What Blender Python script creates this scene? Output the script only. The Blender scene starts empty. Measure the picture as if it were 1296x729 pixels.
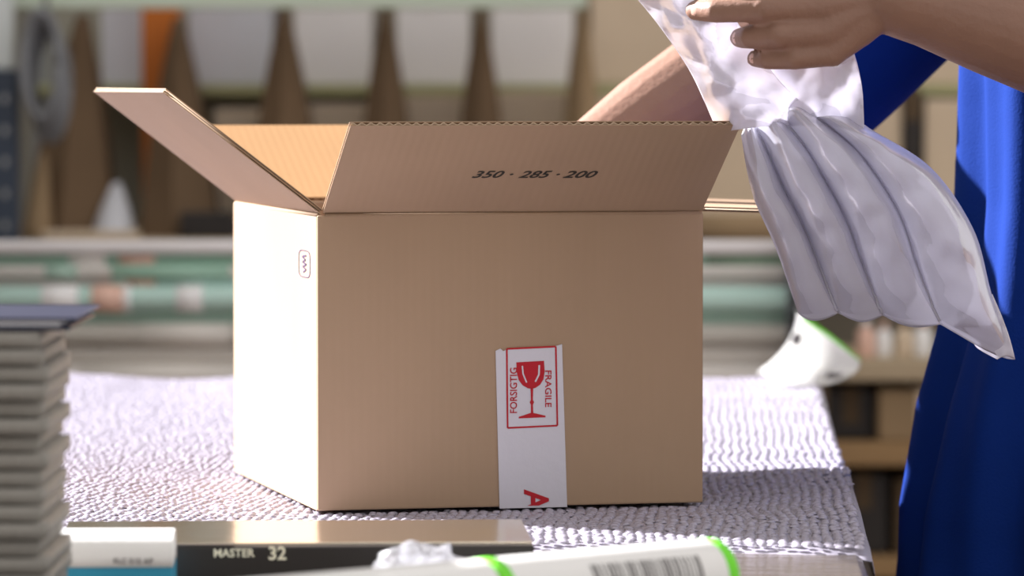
import bpy, math, random
import numpy as np
from mathutils import Vector, Matrix, noise
random.seed(7)
sc = bpy.context.scene
C = sc.collection
PI = math.pi

# ------------------------------------------------------------------ camera, world, sun, exposure
TZ = 0.900                         # height of the packing surface
FPX = 5800.6                       # focal length in pixels of a 1296 px wide frame
CAMZ = TZ + 0.31529
PITCH = 0.04501
cam_data = bpy.data.cameras.new('camera')
cam = bpy.data.objects.new('camera', cam_data); C.objects.link(cam)
cam.location = (0, 0, CAMZ)
cam.rotation_euler = (PI/2 - PITCH, 0, 0)
cam_data.sensor_width = 36
cam_data.lens = FPX/1296*36
cam_data.clip_end = 100
cam_data.dof.use_dof = True
cam_data.dof.focus_distance = 3.33
cam_data.dof.aperture_fstop = 7.4
sc.camera = cam

world = bpy.data.worlds.new('world'); sc.world = world
world.use_nodes = True
bg = world.node_tree.nodes['Background']
bg.inputs[0].default_value = (1.0, 0.965, 0.935, 1)
bg.inputs[1].default_value = 1.0

sun_d = bpy.data.lights.new('sun', 'SUN')
sun = bpy.data.objects.new('sun', sun_d); C.objects.link(sun)
SUN_BETA, SUN_EL = math.radians(30), math.radians(29)
sdir = Vector((math.cos(SUN_BETA)*math.cos(SUN_EL), -math.sin(SUN_BETA)*math.cos(SUN_EL), -math.sin(SUN_EL)))
sun.rotation_euler = sdir.to_track_quat('-Z', 'Y').to_euler()
sun.location = (-4, 6, 6)
sun_d.energy = 22.0
sun_d.angle = math.radians(1.2)
sun_d.color = (1.0, 0.98, 0.985)

sc.view_settings.view_transform = 'Standard'
sc.view_settings.look = 'None'
sc.view_settings.gamma = 1
sc.view_settings.use_curve_mapping = False
sc.view_settings.exposure = 0.0

# ------------------------------------------------------------------ helpers
_cp, _sp = math.cos(PITCH), math.sin(PITCH)
def ray(x, y):
    a, b = (x-648)/FPX, -(y-364.5)/FPX
    return Vector((a, _cp + b*_sp, -_sp + b*_cp))
def P(x, y, Y):                    # point of the place seen at (x, y), Y metres away
    d = ray(x, y); d *= Y/d.y
    return Vector((d.x, d.y, d.z + CAMZ))
def T(x, y, z=TZ):                 # point on the level z
    d = ray(x, y); d *= (z-CAMZ)/d.z
    return Vector((d.x, d.y, z))

class MB:
    def __init__(s): s.v, s.f = [], []
    def add(s, vs, fs):
        o = len(s.v)
        s.v += [tuple(v) for v in vs]; s.f += [tuple(i+o for i in f) for f in fs]
        return s
    def box(s, lo, hi, mat=None):
        x0, y0, z0 = lo; x1, y1, z1 = hi
        vs = [Vector(q) for q in ((x0,y0,z0),(x1,y0,z0),(x1,y1,z0),(x0,y1,z0),(x0,y0,z1),(x1,y0,z1),(x1,y1,z1),(x0,y1,z1))]
        if mat is not None: vs = [mat @ v for v in vs]
        return s.add(vs, [(0,3,2,1),(4,5,6,7),(0,1,5,4),(1,2,6,5),(2,3,7,6),(3,0,4,7)])
    def hexa(s, a, b):             # two quads (same order) joined
        return s.add(list(a)+list(b), [(3,2,1,0),(4,5,6,7),(0,1,5,4),(1,2,6,5),(2,3,7,6),(3,0,4,7)])
    def loft(s, rings, cap=True, closed=True):
        n = len(rings[0]); o = []
        vs = [v for r in rings for v in r]; fs = []
        for i in range(len(rings)-1):
            for j in range(n if closed else n-1):
                k = (j+1) % n
                fs.append((i*n+j, i*n+k, (i+1)*n+k, (i+1)*n+j))
        if cap and closed:
            fs.append(tuple(range(n-1, -1, -1))); fs.append(tuple(range((len(rings)-1)*n, len(rings)*n)))
        return s.add(vs, fs)
    def tube(s, pts, rad, seg=12, cap=True, round_ends=False, flat=None):
        pts = [Vector(p) for p in pts]
        rad = list(rad) if hasattr(rad, '__len__') else [rad]*len(pts)
        if round_ends:
            a = (pts[0]-pts[1]).normalized(); b = (pts[-1]-pts[-2]).normalized(); r0, r1 = rad[0], rad[-1]
            pts = [pts[0]+a*r0*q for q in (.98,.85,.5)] + pts + [pts[-1]+b*r1*q for q in (.5,.85,.98)]
            rad = [r0*q for q in (.2,.53,.87)] + rad + [r1*q for q in (.87,.53,.2)]
        up = None; rings = []
        for i, p in enumerate(pts):
            t = (pts[min(i+1, len(pts)-1)] - pts[max(i-1, 0)]).normalized()
            if up is None:
                up = t.orthogonal().normalized()
                if abs(t.z) < .9: up = (Vector((0,0,1)) - t*t.z).normalized()
            up = (up - t*up.dot(t)).normalized()
            sd = t.cross(up)
            rings.append([p + (up*math.cos(2*PI*j/seg) + sd*math.sin(2*PI*j/seg)*(flat or 1))*rad[i] for j in range(seg)])
        return s.loft(rings, cap)
    def ellipsoid(s, c, r, seg=16, rng=10, mat=None):
        c = Vector(c); rings = []
        for i in range(1, rng):
            a = PI*i/rng
            rings.append([Vector((r[0]*math.sin(a)*math.cos(2*PI*j/seg), r[1]*math.sin(a)*math.sin(2*PI*j/seg), -r[2]*math.cos(a))) for j in range(seg)])
        if mat is not None: rings = [[mat @ v for v in q] for q in rings]
        return s.loft([[c+v for v in q] for q in rings])
    def build(s, name, mat, parent=None, smooth=False, bevel=0.0, loc=None):
        me = bpy.data.meshes.new(name); me.from_pydata(s.v, [], s.f); me.validate(); me.update()
        return mk(name, me, mat, parent, smooth, bevel, loc)
def mk(name, me, mat, parent=None, smooth=False, bevel=0.0, loc=None):
    o = bpy.data.objects.new(name, me); C.objects.link(o)
    if mat is not None:
        me.materials.clear(); me.materials.append(mat)
    if smooth: me.polygons.foreach_set('use_smooth', [True]*len(me.polygons))
    if bevel:
        m = o.modifiers.new('bevel', 'BEVEL'); m.width = bevel; m.segments = 2; m.limit_method = 'ANGLE'
    if parent is not None: o.parent = parent
    if loc is not None: o.location = loc
    return o
def tag(o, label, cat, group=None):
    o['label'] = label; o['category'] = cat
    if group: o['group'] = group
    return o
def thing(name, label, cat, loc=(0,0,0), rz=0, group=None):
    o = bpy.data.objects.new(name, None); C.objects.link(o)
    o.empty_display_size = .05
    o.location = loc; o.rotation_euler = (0, 0, rz)
    return tag(o, label, cat, group)
def struct(o):
    o['kind'] = 'structure'; return o
def wparent(child, parent):        # parts built in world space hung under an Empty
    child.parent = parent
    loc = Matrix.Translation(parent.location) @ parent.rotation_euler.to_matrix().to_4x4()
    child.matrix_parent_inverse = loc.inverted()
    return child
def remesh(mb, name, mat, voxel, smooth_it=4, parent=None):
    me = bpy.data.meshes.new(name+'_raw'); me.from_pydata(mb.v, [], mb.f); me.update()
    o = bpy.data.objects.new(name+'_raw', me); C.objects.link(o)
    m = o.modifiers.new('r', 'REMESH'); m.mode = 'VOXEL'; m.voxel_size = voxel; m.use_smooth_shade = True
    if smooth_it:
        m2 = o.modifiers.new('s', 'SMOOTH'); m2.factor = .5; m2.iterations = smooth_it
    dg = bpy.context.evaluated_depsgraph_get()
    res = bpy.data.meshes.new_from_object(o.evaluated_get(dg))
    bpy.data.objects.remove(o); bpy.data.meshes.remove(me)
    res.name = name
    ob = mk(name, res, mat, None, True)
    if parent is not None: wparent(ob, parent)
    return ob
def text_mesh(name, body, size, mat, M, parent=None, sx=1.0, shear=0.0, bold=0.0, align='CENTER', clip=None):
    cu = bpy.data.curves.new(name, 'FONT'); cu.body = body; cu.size = size
    cu.align_x = align; cu.align_y = 'CENTER'; cu.shear = shear; cu.offset = bold; cu.resolution_u = 3
    o = bpy.data.objects.new(name, cu); C.objects.link(o)
    dg = bpy.context.evaluated_depsgraph_get()
    me = bpy.data.meshes.new_from_object(o.evaluated_get(dg))
    bpy.data.objects.remove(o); bpy.data.curves.remove(cu)
    me.transform(Matrix.Diagonal((sx, 1, 1, 1)))
    me.transform(M)
    if clip is not None:
        import bmesh
        bm = bmesh.new(); bm.from_mesh(me)
        bmesh.ops.bisect_plane(bm, geom=bm.verts[:]+bm.edges[:]+bm.faces[:], plane_co=clip[0], plane_no=clip[1], clear_outer=True)
        bm.to_mesh(me); bm.free()
    me.name = name
    return mk(name, me, mat, parent)

# ------------------------------------------------------------------ materials
def material(name, col, rough=.6, var=0.0, vscale=20.0, bump=0.0, bscale=60.0, spec=.4, metal=0.0, col2=None,
             stretch=(1,1,1), sheen=0.0, coat=0.0, transm=0.0, sss=0.0):
    m = bpy.data.materials.new(name); m.use_nodes = True
    nt = m.node_tree; b = nt.nodes['Principled BSDF']
    b.inputs['Base Color'].default_value = (*col, 1)
    b.inputs['Roughness'].default_value = rough
    b.inputs['Specular IOR Level'].default_value = spec
    b.inputs['Metallic'].default_value = metal
    b.inputs['Coat Weight'].default_value = coat
    b.inputs['Sheen Weight'].default_value = sheen
    b.inputs['Transmission Weight'].default_value = transm
    if sss:
        b.inputs['Subsurface Weight'].default_value = sss
        b.inputs['Subsurface Radius'].default_value = (.012, .005, .003)
    tc = nt.nodes.new('ShaderNodeTexCoord'); mp = nt.nodes.new('ShaderNodeMapping')
    mp.inputs['Scale'].default_value = stretch
    nt.links.new(tc.outputs['Object'], mp.inputs['Vector'])
    if var or col2:
        n = nt.nodes.new('ShaderNodeTexNoise'); n.inputs['Scale'].default_value = vscale; n.inputs['Detail'].default_value = 4
        nt.links.new(mp.outputs[0], n.inputs['Vector'])
        mx = nt.nodes.new('ShaderNodeMix'); mx.data_type = 'RGBA'
        c2 = col2 or tuple(max(0, c*(1-var)) for c in col)
        c1 = col if col2 else tuple(min(1, c*(1+var)) for c in col)
        mx.inputs['A'].default_value = (*c1, 1); mx.inputs['B'].default_value = (*c2, 1)
        nt.links.new(n.outputs['Fac'], mx.inputs['Factor'])
        nt.links.new(mx.outputs['Result'], b.inputs['Base Color'])
    if bump:
        n2 = nt.nodes.new('ShaderNodeTexNoise'); n2.inputs['Scale'].default_value = bscale; n2.inputs['Detail'].default_value = 3
        nt.links.new(mp.outputs[0], n2.inputs['Vector'])
        bp = nt.nodes.new('ShaderNodeBump'); bp.inputs['Strength'].default_value = bump; bp.inputs['Distance'].default_value = .01
        nt.links.new(n2.outputs['Fac'], bp.inputs['Height'])
        nt.links.new(bp.outputs[0], b.inputs['Normal'])
    return m
def cardboard(name, col, flute=0.10):
    m = material(name, col, rough=.75, var=.10, vscale=9, spec=.25, stretch=(1,1,.35))
    nt = m.node_tree; b = nt.nodes['Principled BSDF']
    tc = nt.nodes.new('ShaderNodeTexCoord')
    w = nt.nodes.new('ShaderNodeTexWave'); w.wave_type = 'BANDS'; w.bands_direction = 'X'
    w.inputs['Scale'].default_value = 2*PI/.0068/20*1.0; w.inputs['Distortion'].default_value = .6; w.inputs['Detail'].default_value = 1
    nt.links.new(tc.outputs['Object'], w.inputs['Vector'])
    n = nt.nodes.new('ShaderNodeTexNoise'); n.inputs['Scale'].default_value = 260
    nt.links.new(tc.outputs['Object'], n.inputs['Vector'])
    ma = nt.nodes.new('ShaderNodeMath'); ma.operation = 'MULTIPLY_ADD'; ma.inputs[1].default_value = .35
    nt.links.new(n.outputs['Fac'], ma.inputs[0]); nt.links.new(w.outputs['Fac'], ma.inputs[2])
    bp = nt.nodes.new('ShaderNodeBump'); bp.inputs['Strength'].default_value = flute; bp.inputs['Distance'].default_value = .0009
    nt.links.new(ma.outputs[0], bp.inputs['Height']); nt.links.new(bp.outputs[0], b.inputs['Normal'])
    return m
def film(name, col, see=.15, trans=.5, gloss=.16, rough=.18, bump=0.0, bscale=40):
    m = bpy.data.materials.new(name); m.use_nodes = True
    nt = m.node_tree; nt.nodes.clear()
    out = nt.nodes.new('ShaderNodeOutputMaterial')
    d = nt.nodes.new('ShaderNodeBsdfDiffuse'); t = nt.nodes.new('ShaderNodeBsdfTranslucent')
    g = nt.nodes.new('ShaderNodeBsdfGlossy'); tr = nt.nodes.new('ShaderNodeBsdfTransparent')
    for n in (d, t): n.inputs['Color'].default_value = (*col, 1)
    g.inputs['Roughness'].default_value = rough
    tr.inputs['Color'].default_value = (.95, .95, 1, 1)
    m1 = nt.nodes.new('ShaderNodeMixShader'); m1.inputs[0].default_value = trans
    m2 = nt.nodes.new('ShaderNodeMixShader'); m3 = nt.nodes.new('ShaderNodeMixShader'); m3.inputs[0].default_value = see
    fr = nt.nodes.new('ShaderNodeFresnel'); fr.inputs['IOR'].default_value = 1.45
    ad = nt.nodes.new('ShaderNodeMath'); ad.operation = 'ADD'; ad.operation = 'MULTIPLY'; ad.inputs[1].default_value = gloss*2.5
    nt.links.new(fr.outputs[0], ad.inputs[0]); nt.links.new(ad.outputs[0], m2.inputs[0])
    nt.links.new(d.outputs[0], m1.inputs[1]); nt.links.new(t.outputs[0], m1.inputs[2])
    nt.links.new(m1.outputs[0], m2.inputs[1]); nt.links.new(g.outputs[0], m2.inputs[2])
    nt.links.new(m2.outputs[0], m3.inputs[1]); nt.links.new(tr.outputs[0], m3.inputs[2])
    nt.links.new(m3.outputs[0], out.inputs[0])
    if bump:
        tc = nt.nodes.new('ShaderNodeTexCoord')
        n = nt.nodes.new('ShaderNodeTexNoise'); n.inputs['Scale'].default_value = bscale; n.inputs['Detail'].default_value = 4; n.inputs['Distortion'].default_value = 1.0
        nt.links.new(tc.outputs['Object'], n.inputs['Vector'])
        bp = nt.nodes.new('ShaderNodeBump'); bp.inputs['Strength'].default_value = bump; bp.inputs['Distance'].default_value = .006
        nt.links.new(n.outputs['Fac'], bp.inputs['Height'])
        for q in (d, t, g): nt.links.new(bp.outputs[0], q.inputs['Normal'])
    return m

M = {}
M['kraft'] = cardboard('kraft_board', (.345, .235, .155))
M['kraft_in'] = cardboard('kraft_inner', (.40, .225, .10), .05)
M['flute'] = material('flute_paper', (.55, .41, .29), .85)
M['ink'] = material('black_ink', (.03, .025, .02), .7)
M['red'] = material('red_print', (.40, .004, .014), .7)
M['violet'] = material('violet_print', (.05, .02, .07), .6)
M['tape'] = material('white_tape', (.54, .52, .58), .35, bump=.05, bscale=120, spec=.5)
M['wrap'] = film('bubble_film', (.45, .42, .51), see=.0, trans=.10, gloss=.40, rough=.12)
M['wrap_sheet'] = material('wrap_sheet', (.40, .375, .45), .35, var=.12, vscale=30, bump=.15, bscale=80, spec=.5)
M['laminate'] = material('table_laminate', (.12, .10, .09), .16, bump=.35, bscale=9, stretch=(1.2, 9, 1), spec=.6)
M['steel'] = material('grey_steel', (.32, .33, .34), .4, metal=.6)
M['cushion'] = film('air_cushion_film', (.60, .59, .68), see=.12, trans=.26, gloss=.16, rough=.22, bump=.12, bscale=30)
M['filmsheet'] = film('flat_film', (.82, .80, .87), see=.10, trans=.35, gloss=.12, rough=.2, bump=.03, bscale=30)
M['label_paper'] = film('label_paper', (.86, .86, .84), see=.0, trans=.5, gloss=.05, rough=.4)
M['clear'] = film('clear_film', (.8, .8, .84), see=.45, trans=.5, gloss=.5, rough=.1, bump=.6, bscale=60)
M['skin'] = material('skin', (.26, .145, .105), .5, var=.10, vscale=35, bump=.10, bscale=220, spec=.35, sss=.10)
M['nail'] = material('nail', (.62, .38, .31), .3)
M['blue'] = material('blue_cotton', (.005, .025, .17), .85, var=.14, vscale=14, bump=.10, bscale=500, spec=.05)
M['navy'] = material('navy_cotton', (.012, .016, .06), .85, var=.1)
M['hair'] = material('brown_hair', (.06, .035, .02), .6, bump=.5, bscale=200, stretch=(1,1,.2))
M['eye'] = material('eye_white', (.8, .8, .8), .2)
M['lip'] = material('lip', (.42, .16, .13), .5)
M['shoe'] = material('black_leather', (.02, .02, .02), .4)
M['gold'] = material('gold_foil', (.86, .70, .42), .16, metal=.95, bump=.10, bscale=10, col2=(.80,.76,.70), vscale=6)
M['black'] = material('black_board', (.018, .014, .012), .4)
M['cyan'] = material('cyan_board', (.03, .30, .47), .4)
M['paper'] = material('white_paper', (.80, .79, .78), .5, bump=.03)
M['cream_print'] = material('cream_print', (.85, .80, .62), .5)
M['lime'] = material('lime_print', (.16, .72, .02), .45)
M['greyprint'] = material('grey_print', (.16, .15, .15), .6)
M['greyenv'] = material('grey_envelope', (.27, .255, .23), .5, var=.18, vscale=30, bump=.4, bscale=40, stretch=(1,1,.4))
M['folder'] = material('blue_folder', (.022, .025, .055), .35)
M['concrete'] = material('concrete', (.17, .105, .07), .6, var=.2, vscale=4, bump=.05)
M['plaster'] = material('plaster', (.36, .34, .29), .9, var=.08, vscale=2)
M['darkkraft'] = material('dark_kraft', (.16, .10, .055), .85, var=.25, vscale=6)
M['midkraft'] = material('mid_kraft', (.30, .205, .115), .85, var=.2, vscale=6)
M['tan'] = material('tan_board', (.68, .55, .41), .8, var=.12, vscale=5)
M['whitebox'] = material('white_carton', (.86, .83, .82), .7, var=.06, vscale=5)
M['greybox'] = material('grey_carton', (.66, .67, .72), .7, var=.06, vscale=5)
M['orange'] = material('orange_board', (.62, .17, .02), .6)
M['sage'] = material('sage_enamel', (.62, .70, .58), .45)
M['lipgreen'] = material('olive_lip', (.42, .42, .22), .5)
M['postblue'] = material('dark_blue_enamel', (.035, .05, .08), .4)
M['postwhite'] = material('pale_enamel', (.66, .70, .69), .4)
M['cable'] = material('grey_cable', (.20, .205, .22), .5)
M['wood'] = material('shelf_wood', (.33, .20, .09), .6, var=.2, vscale=4, stretch=(1,12,12))
M['woodpale'] = material('shelf_wood_pale', (.46, .36, .24), .6, var=.2, vscale=4, stretch=(1,12,12))
M['umber'] = material('umber_board', (.10, .065, .035), .8)
M['bin_shade'] = material('bin_and_shade_black', (.025, .02, .018), .5)  # near-black; also paints the shaded gaps of the low shelf

# ------------------------------------------------------------------ setting
FLOORZ = 0.0
o = struct(MB().box((-2.8, -4.0, -0.1), (5, 8.6, 0)).build('floor', M['concrete']))
o['label'] = 'brown-grey concrete warehouse floor'
o = struct(MB().box((-2.6, 8.4, 0), (5, 8.6, 4.5)).build('wall_back', M['plaster']))
o['label'] = 'beige plaster wall far behind the storage rack'

wl = MB()  # added unseen wall; its opening keeps the sun to the table area
wl.box((-2.8, -4, 0), (-2.6, 8.6, 1.95)); wl.box((-2.8, -4, 3.65), (-2.6, 8.6, 4.2))
wl.box((-2.8, -4, 1.95), (-2.6, 3.15, 3.65)); wl.box((-2.8, 6.72, 1.95), (-2.6, 8.6, 3.65))
o = struct(wl.build('sun_mask_wall', M['plaster']))
o['label'] = 'added unseen plaster wall at the left, its opening shaped to let sun onto the table'

# ------------------------------------------------------------------ packing table
def edge_x(Y): return .240 + .0430*(Y-3.109)
TT = TZ - .0075                    # bare table top
tbl = thing('packing_table', 'long packing table with glossy grey-brown top under the bubble wrap', 'table', (-.4, 3.55, 0))
mb = MB()
YF, YB, XL = 2.28, 4.80, -1.15
a = [Vector((XL, YF, TT-.03)), Vector((edge_x(YF), YF, TT-.03)), Vector((edge_x(YB), YB, TT-.03)), Vector((XL, YB, TT-.03))]
mb.hexa(a, [v+Vector((0,0,.03)) for v in a])
wparent(mb.build('tabletop', M['laminate'], bevel=.006), tbl)
for (lx, ly) in ((XL+.08, YF+.08), (edge_x(YF)-.1, YF+.08), (XL+.08, YB-.08), (edge_x(YB)-.1, YB-.08)):
    wparent(MB().box((lx-.025, ly-.025, 0), (lx+.025, ly+.025, TT-.028)).build('leg', M['steel'], bevel=.004), tbl)
for (y0) in (YF+.06, YB-.1):
    wparent(MB().box((XL+.08, y0, TT-.10), (edge_x(y0)-.1, y0+.03, TT-.029)).build('apron', M['steel']), tbl)

# ------------------------------------------------------------------ box geometry (fitted)
YAW = .23475
BW, BD, BH = .293, .3548, .2185
BO = Vector((-.14221, 3.34718, TZ))
BM = Matrix.Translation(BO) @ Matrix.Rotation(YAW, 4, 'Z')
BMi = BM.inverted()

# ------------------------------------------------------------------ bubble wrap
def wrap_z(x, y):
    l = BMi @ Vector((x, y, TZ))
    dx = max(-l.x, 0, l.x-BW); dy = max(-l.y, 0, l.y-BD)
    dist = math.hypot(dx, dy)
    m = min(1, max(0, (dist-.03)/.12)); m = m*m*(3-2*m)
    if y < 3.38: m *= max(0, min(1, (y-3.22)/.15))
    und = noise.noise(Vector((x*3.2, y*2.2, 1.7)))*.5+.5
    fold = math.exp(-((y-3.62-.25*(x-.2))/.05)**2)*.006*max(0, min(1, (x-.1)/.1))
    back = max(0, (y-4.3)/.5)*.007*(noise.noise(Vector((x*7, 3, 0)))+.6)
    return m*(und*.008 + back) + fold
WF = 3.130                         # front edge of the sheet
def wrap_front(x): return WF + .012*math.sin(x*14+1) - .010*max(0, (x-.17)/.07)
nx, ny = 90, 130
vs, fs = [], []
for j in range(ny+1):
    for i in range(nx+1):
        u = i/nx
        v = j/ny
        x0 = -.95
        Yb = 4.815
        yy = v
        # first rows roll under at the front edge
        if j < 4:
            ang = (j/4)*PI/2
            yoff = -.004*math.cos(ang); zoff = -.0055*(1-math.sin(ang))
            Y = None
        xr = edge_x(3.0 + v*1.8) + .008
        x = x0 + (xr-x0)*min(1, u/.96)
        fy = wrap_front(x)
        Y = fy + (Yb-fy)*v
        drop = 0.0
        if u > .96:
            q = (u-.96)/.04
            x += .006*math.sin(q*PI/2); drop = -.05*q**1.6
        elif u > .92: drop = -.002*((u-.92)/.04)**2
        z = TZ - .0026 + wrap_z(x, Y) + drop
        if j < 4: Y += yoff; z += zoff + 0
        if j == ny: z -= .03
        vs.append((x, Y, z)); 
for j in range(ny):
    for i in range(nx):
        a0 = j*(nx+1)+i
        fs.append((a0, a0+1, a0+nx+2, a0+nx+1))
wrap = MB().add(vs, fs).build('bubble_wrap_sheet', M['wrap_sheet'], None, True)
tag(wrap, 'pale lavender bubble wrap sheet covering the packing table', 'bubble wrap')
# bubbles
pitch = .0088; br = .0037; bh = .0020
cap = [(0,0,bh)] + [(br*.62*math.cos(k*PI/4), br*.62*math.sin(k*PI/4), bh*.80) for k in range(8)] + [(br*math.cos(k*PI/4), br*math.sin(k*PI/4), 0) for k in range(8)]
capf = [(0, 1+k, 1+(k+1)%8) for k in range(8)] + [(1+k, 9+k, 9+(k+1)%8, 1+(k+1)%8) for k in range(8)]
vs, fs = [], []
for i in range(int(2.1/(pitch*.866))):
    for j in range(int(1.95/pitch)):
        x = .45 - i*pitch*.866
        y = 3.0 + (j + .5*(i % 2))*pitch
        bend = .30*max(0, .12-x)        # rows swing aside towards the left
        xa = x - .043*(4.8-y)*.92 + bend*(y-3.4)
        xa += .006*noise.noise(Vector((x*9, y*9, 0))); y += .006*noise.noise(Vector((x*9, y*9, 7)))
        xa += random.uniform(-.0014, .0014); y += random.uniform(-.002, .002)
        if xa < -.93 or y > 4.80 or y < wrap_front(xa)+.006 or xa > edge_x(y)+.004: continue
        l = BMi @ Vector((xa, y, TZ))
        if .008 < l.x < BW-.008 and .008 < l.y < BD-.008: continue
        b0 = len(vs); k = random.uniform(.5, 1.15); z0 = TZ-.0026+wrap_z(xa, y)
        tx, ty = random.uniform(-.2, .2), random.uniform(-.2, .2)
        vs += [(xa+p[0], y+p[1], z0+p[2]*k+p[0]*tx+p[1]*ty) for p in cap]
        fs += [tuple(q+b0 for q in f) for f in capf]
bub = MB(); bub.v, bub.f = vs, fs
bb = bub.build('bubbles', M['wrap'], wrap, True); bb['kind'] = 'stuff'

# ------------------------------------------------------------------ the open carton
box = thing('cardboard_box', 'open brown shipping carton with flaps spread and white fragile tape', 'box', BO, YAW)
TH = .0038
def flap_geom(L, W, x0, x1):
    """sandwich lying in local XY (x along hinge, y away from it), thickness in z"""
    m = MB()
    m.box((x0, 0, 0), (x1, L, .0006)); m.box((x0, 0, TH-.0006), (x1, L, TH))
    return m
def flute_geom(L, x0, x1, period=.0066):
    n = int((x1-x0)/period*8); top, bot = [], []
    r0, r1, r2, r3 = [], [], [], []
    for i in range(n+1):
        x = x0 + (x1-x0)*i/n
        z = TH/2 + (TH/2-.0010)*math.sin(2*PI*(x-x0)/period)
        r0.append(Vector((x, .001, z-.0003))); r1.append(Vector((x, L-.0002, z-.0003)))
        r2.append(Vector((x, L-.0002, z+.0003))); r3.append(Vector((x, .001, z+.0003)))
    return MB().loft([r0, r1, r2, r3, r0], closed=False)
FLAPM = {}
def flap(L, ang, origin, xdir, outdir, length, x0, x1, mat):
    """hinge starts at origin along xdir; swings out in outdir, ang above level"""
    ca, sa = math.cos(ang), math.sin(ang)
    xd = Vector(xdir); yd = Vector(outdir)*ca + Vector((0,0,1))*sa
    zd = xd.cross(yd)
    R = Matrix((xd, yd, zd)).transposed().to_4x4()
    f = flap_geom(L, 0, x0, x1).build('flap', mat, box)
    f.matrix_local = Matrix.Translation(origin) @ R
    FLAPM[f.name] = Matrix.Translation(origin) @ R
    fl = flute_geom(L, x0+.0005, x1-.0005).build('fluting', M['flute'], f, True)
    return f
# walls: outer shell with thickness
def wall(lo, hi, name='wall_panel', mat='kraft'):
    return MB().box(lo, hi).build(name, M[mat], box, bevel=.0012)
wall((0, 0, .001), (BW, TH, BH-.001))
wall((0, BD-TH, .001), (BW, BD, BH-.001))
o = MB().box((0, TH, .001), (TH, BD-TH, BH-.001)).build('wall_panel', M['kraft'], box)
wall((BW-TH, TH, .001), (BW, BD-TH, BH-.001))
MB().box((TH, TH, .001), (BW-TH, BD-TH, .006)).build('bottom_panel', M['kraft_in'], box)
# front flap: hinge along x, outward -y
ff = flap(.121, math.radians(32.5), (BW, .0025, BH+.0002), (-1,0,0), (0,-1,0), BW, .0005, BW-.0045, M['kraft'])
lf = flap(.146, math.radians(37.5), (.0025, 0, BH), (0,1,0), (-1,0,0), BD, .002, BD-.003, M['kraft'])
lf.data.materials[0] = M['kraft']
bf = flap(.146, math.radians(23), (0, BD-.0025, BH), (1,0,0), (0,1,0), BW, .003, BW-.003, M['kraft_in'])
rf = flap(.146, math.radians(-2), (BW-.0025, BD, BH), (0,-1,0), (1,0,0), BD, .003, BD-.004, M['kraft'])
# rounded creases
MB().tube([(.006, .0015, BH-.0012), (BW-.003, .0015, BH-.0012)], .0017, 10).build('crease', M['kraft'], box, True)
MB().tube([(.0015, .004, BH-.0012), (.0015, BD-.004, BH-.0012)], .0017, 10).build('crease', M['kraft'], box, True)
MB().tube([(BW-.0015, .004, BH-.0012), (BW-.0015, BD-.004, BH-.0012)], .0017, 10).build('crease', M['kraft'], box, True)
MB().tube([(.006, BD-.0015, BH-.0012), (BW-.003, BD-.0015, BH-.0012)], .0017, 10).build('crease', M['kraft'], box, True)
# dimensions printed on the front flap (outer face = +z of the flap frame or -z)
FFM = FLAPM[ff.name]
def box_pix(x, y):                 # front wall coordinates of a photo pixel
    d = ray(x, y); d = BMi.to_3x3() @ d; c = BMi @ Vector((0, 0, CAMZ))
    t = -c.y/d.y; return c + d*t
def flap_pix(x, y, Mf):
    A = (BM @ Mf).inverted(); c = A @ Vector((0,0,CAMZ)); d = A.to_3x3() @ ray(x, y)
    zf = TH if c.z > 0 else 0
    t = (zf-c.z)/d.z; return c + d*t, (1 if c.z > 0 else -1)
for body_, xa_, xb_ in (('350', 598, 638), ('\u00b7', 645, 650), ('285', 657, 698), ('\u00b7', 704, 709), ('200', 713, 756)):
    pa, sgn = flap_pix(xa_, 220.5, FFM); pb, _ = flap_pix(xb_, 220.3, FFM)
    wtxt = (pb-pa).length
    xd = (pb-pa).normalized(); zd = Vector((0,0,sgn)); yd = zd.cross(xd)
    Mt = Matrix((xd, yd, zd)).transposed().to_4x4(); Mt.translation = (pa+pb)/2 + zd*.0003
    tx = text_mesh('dimension_print', body_, .0134, M['ink'], Matrix.Identity(4), None, shear=.35, bold=.0003)
    xs = [v.co.x for v in tx.data.vertices]; ys = [v.co.y for v in tx.data.vertices]
    tx.data.transform(Mt @ Matrix.Diagonal((wtxt/(max(xs)-min(xs)), 1, 1, 1)) @ Matrix.Translation((-(max(xs)+min(xs))/2, -(max(ys)+min(ys))/2, 0)))
    tx.parent = ff; tx['label'] = 'black italic print on the front flap'
# small stamp on the left wall
def left_pix(x, y):
    d = BMi.to_3x3() @ ray(x, y); c = BMi @ Vector((0,0,CAMZ)); t = -c.x/d.x
    return c + d*t
s0 = left_pix(378, 315); s1 = left_pix(393, 353)
yc, zc = (s0.y+s1.y)/2, (s0.z+s1.z)/2; hw, hh = abs(s0.y-s1.y)/2, abs(s0.z-s1.z)/2
st = MB()
pts = []
for k in range(28):
    a = 2*PI*k/28; ca, sa = math.cos(a), math.sin(a)
    e = .45
    pts.append((yc + hw*math.copysign(abs(ca)**e, ca), zc + hh*math.copysign(abs(sa)**e, sa)))
rin = [Vector((-.0003, y, z)) for y, z in pts]
rout = [Vector((-.0003, yc+(y-yc)*.91, zc+(z-zc)*.93)) for y, z in pts]
st.loft([rin, rout], cap=False)
zig = [(-.3,.62),(.35,.5),(-.2,.3),(.3,.12),(-.35,-.02),(.25,-.22),(-.3,-.4),(.2,-.62)]
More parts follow.
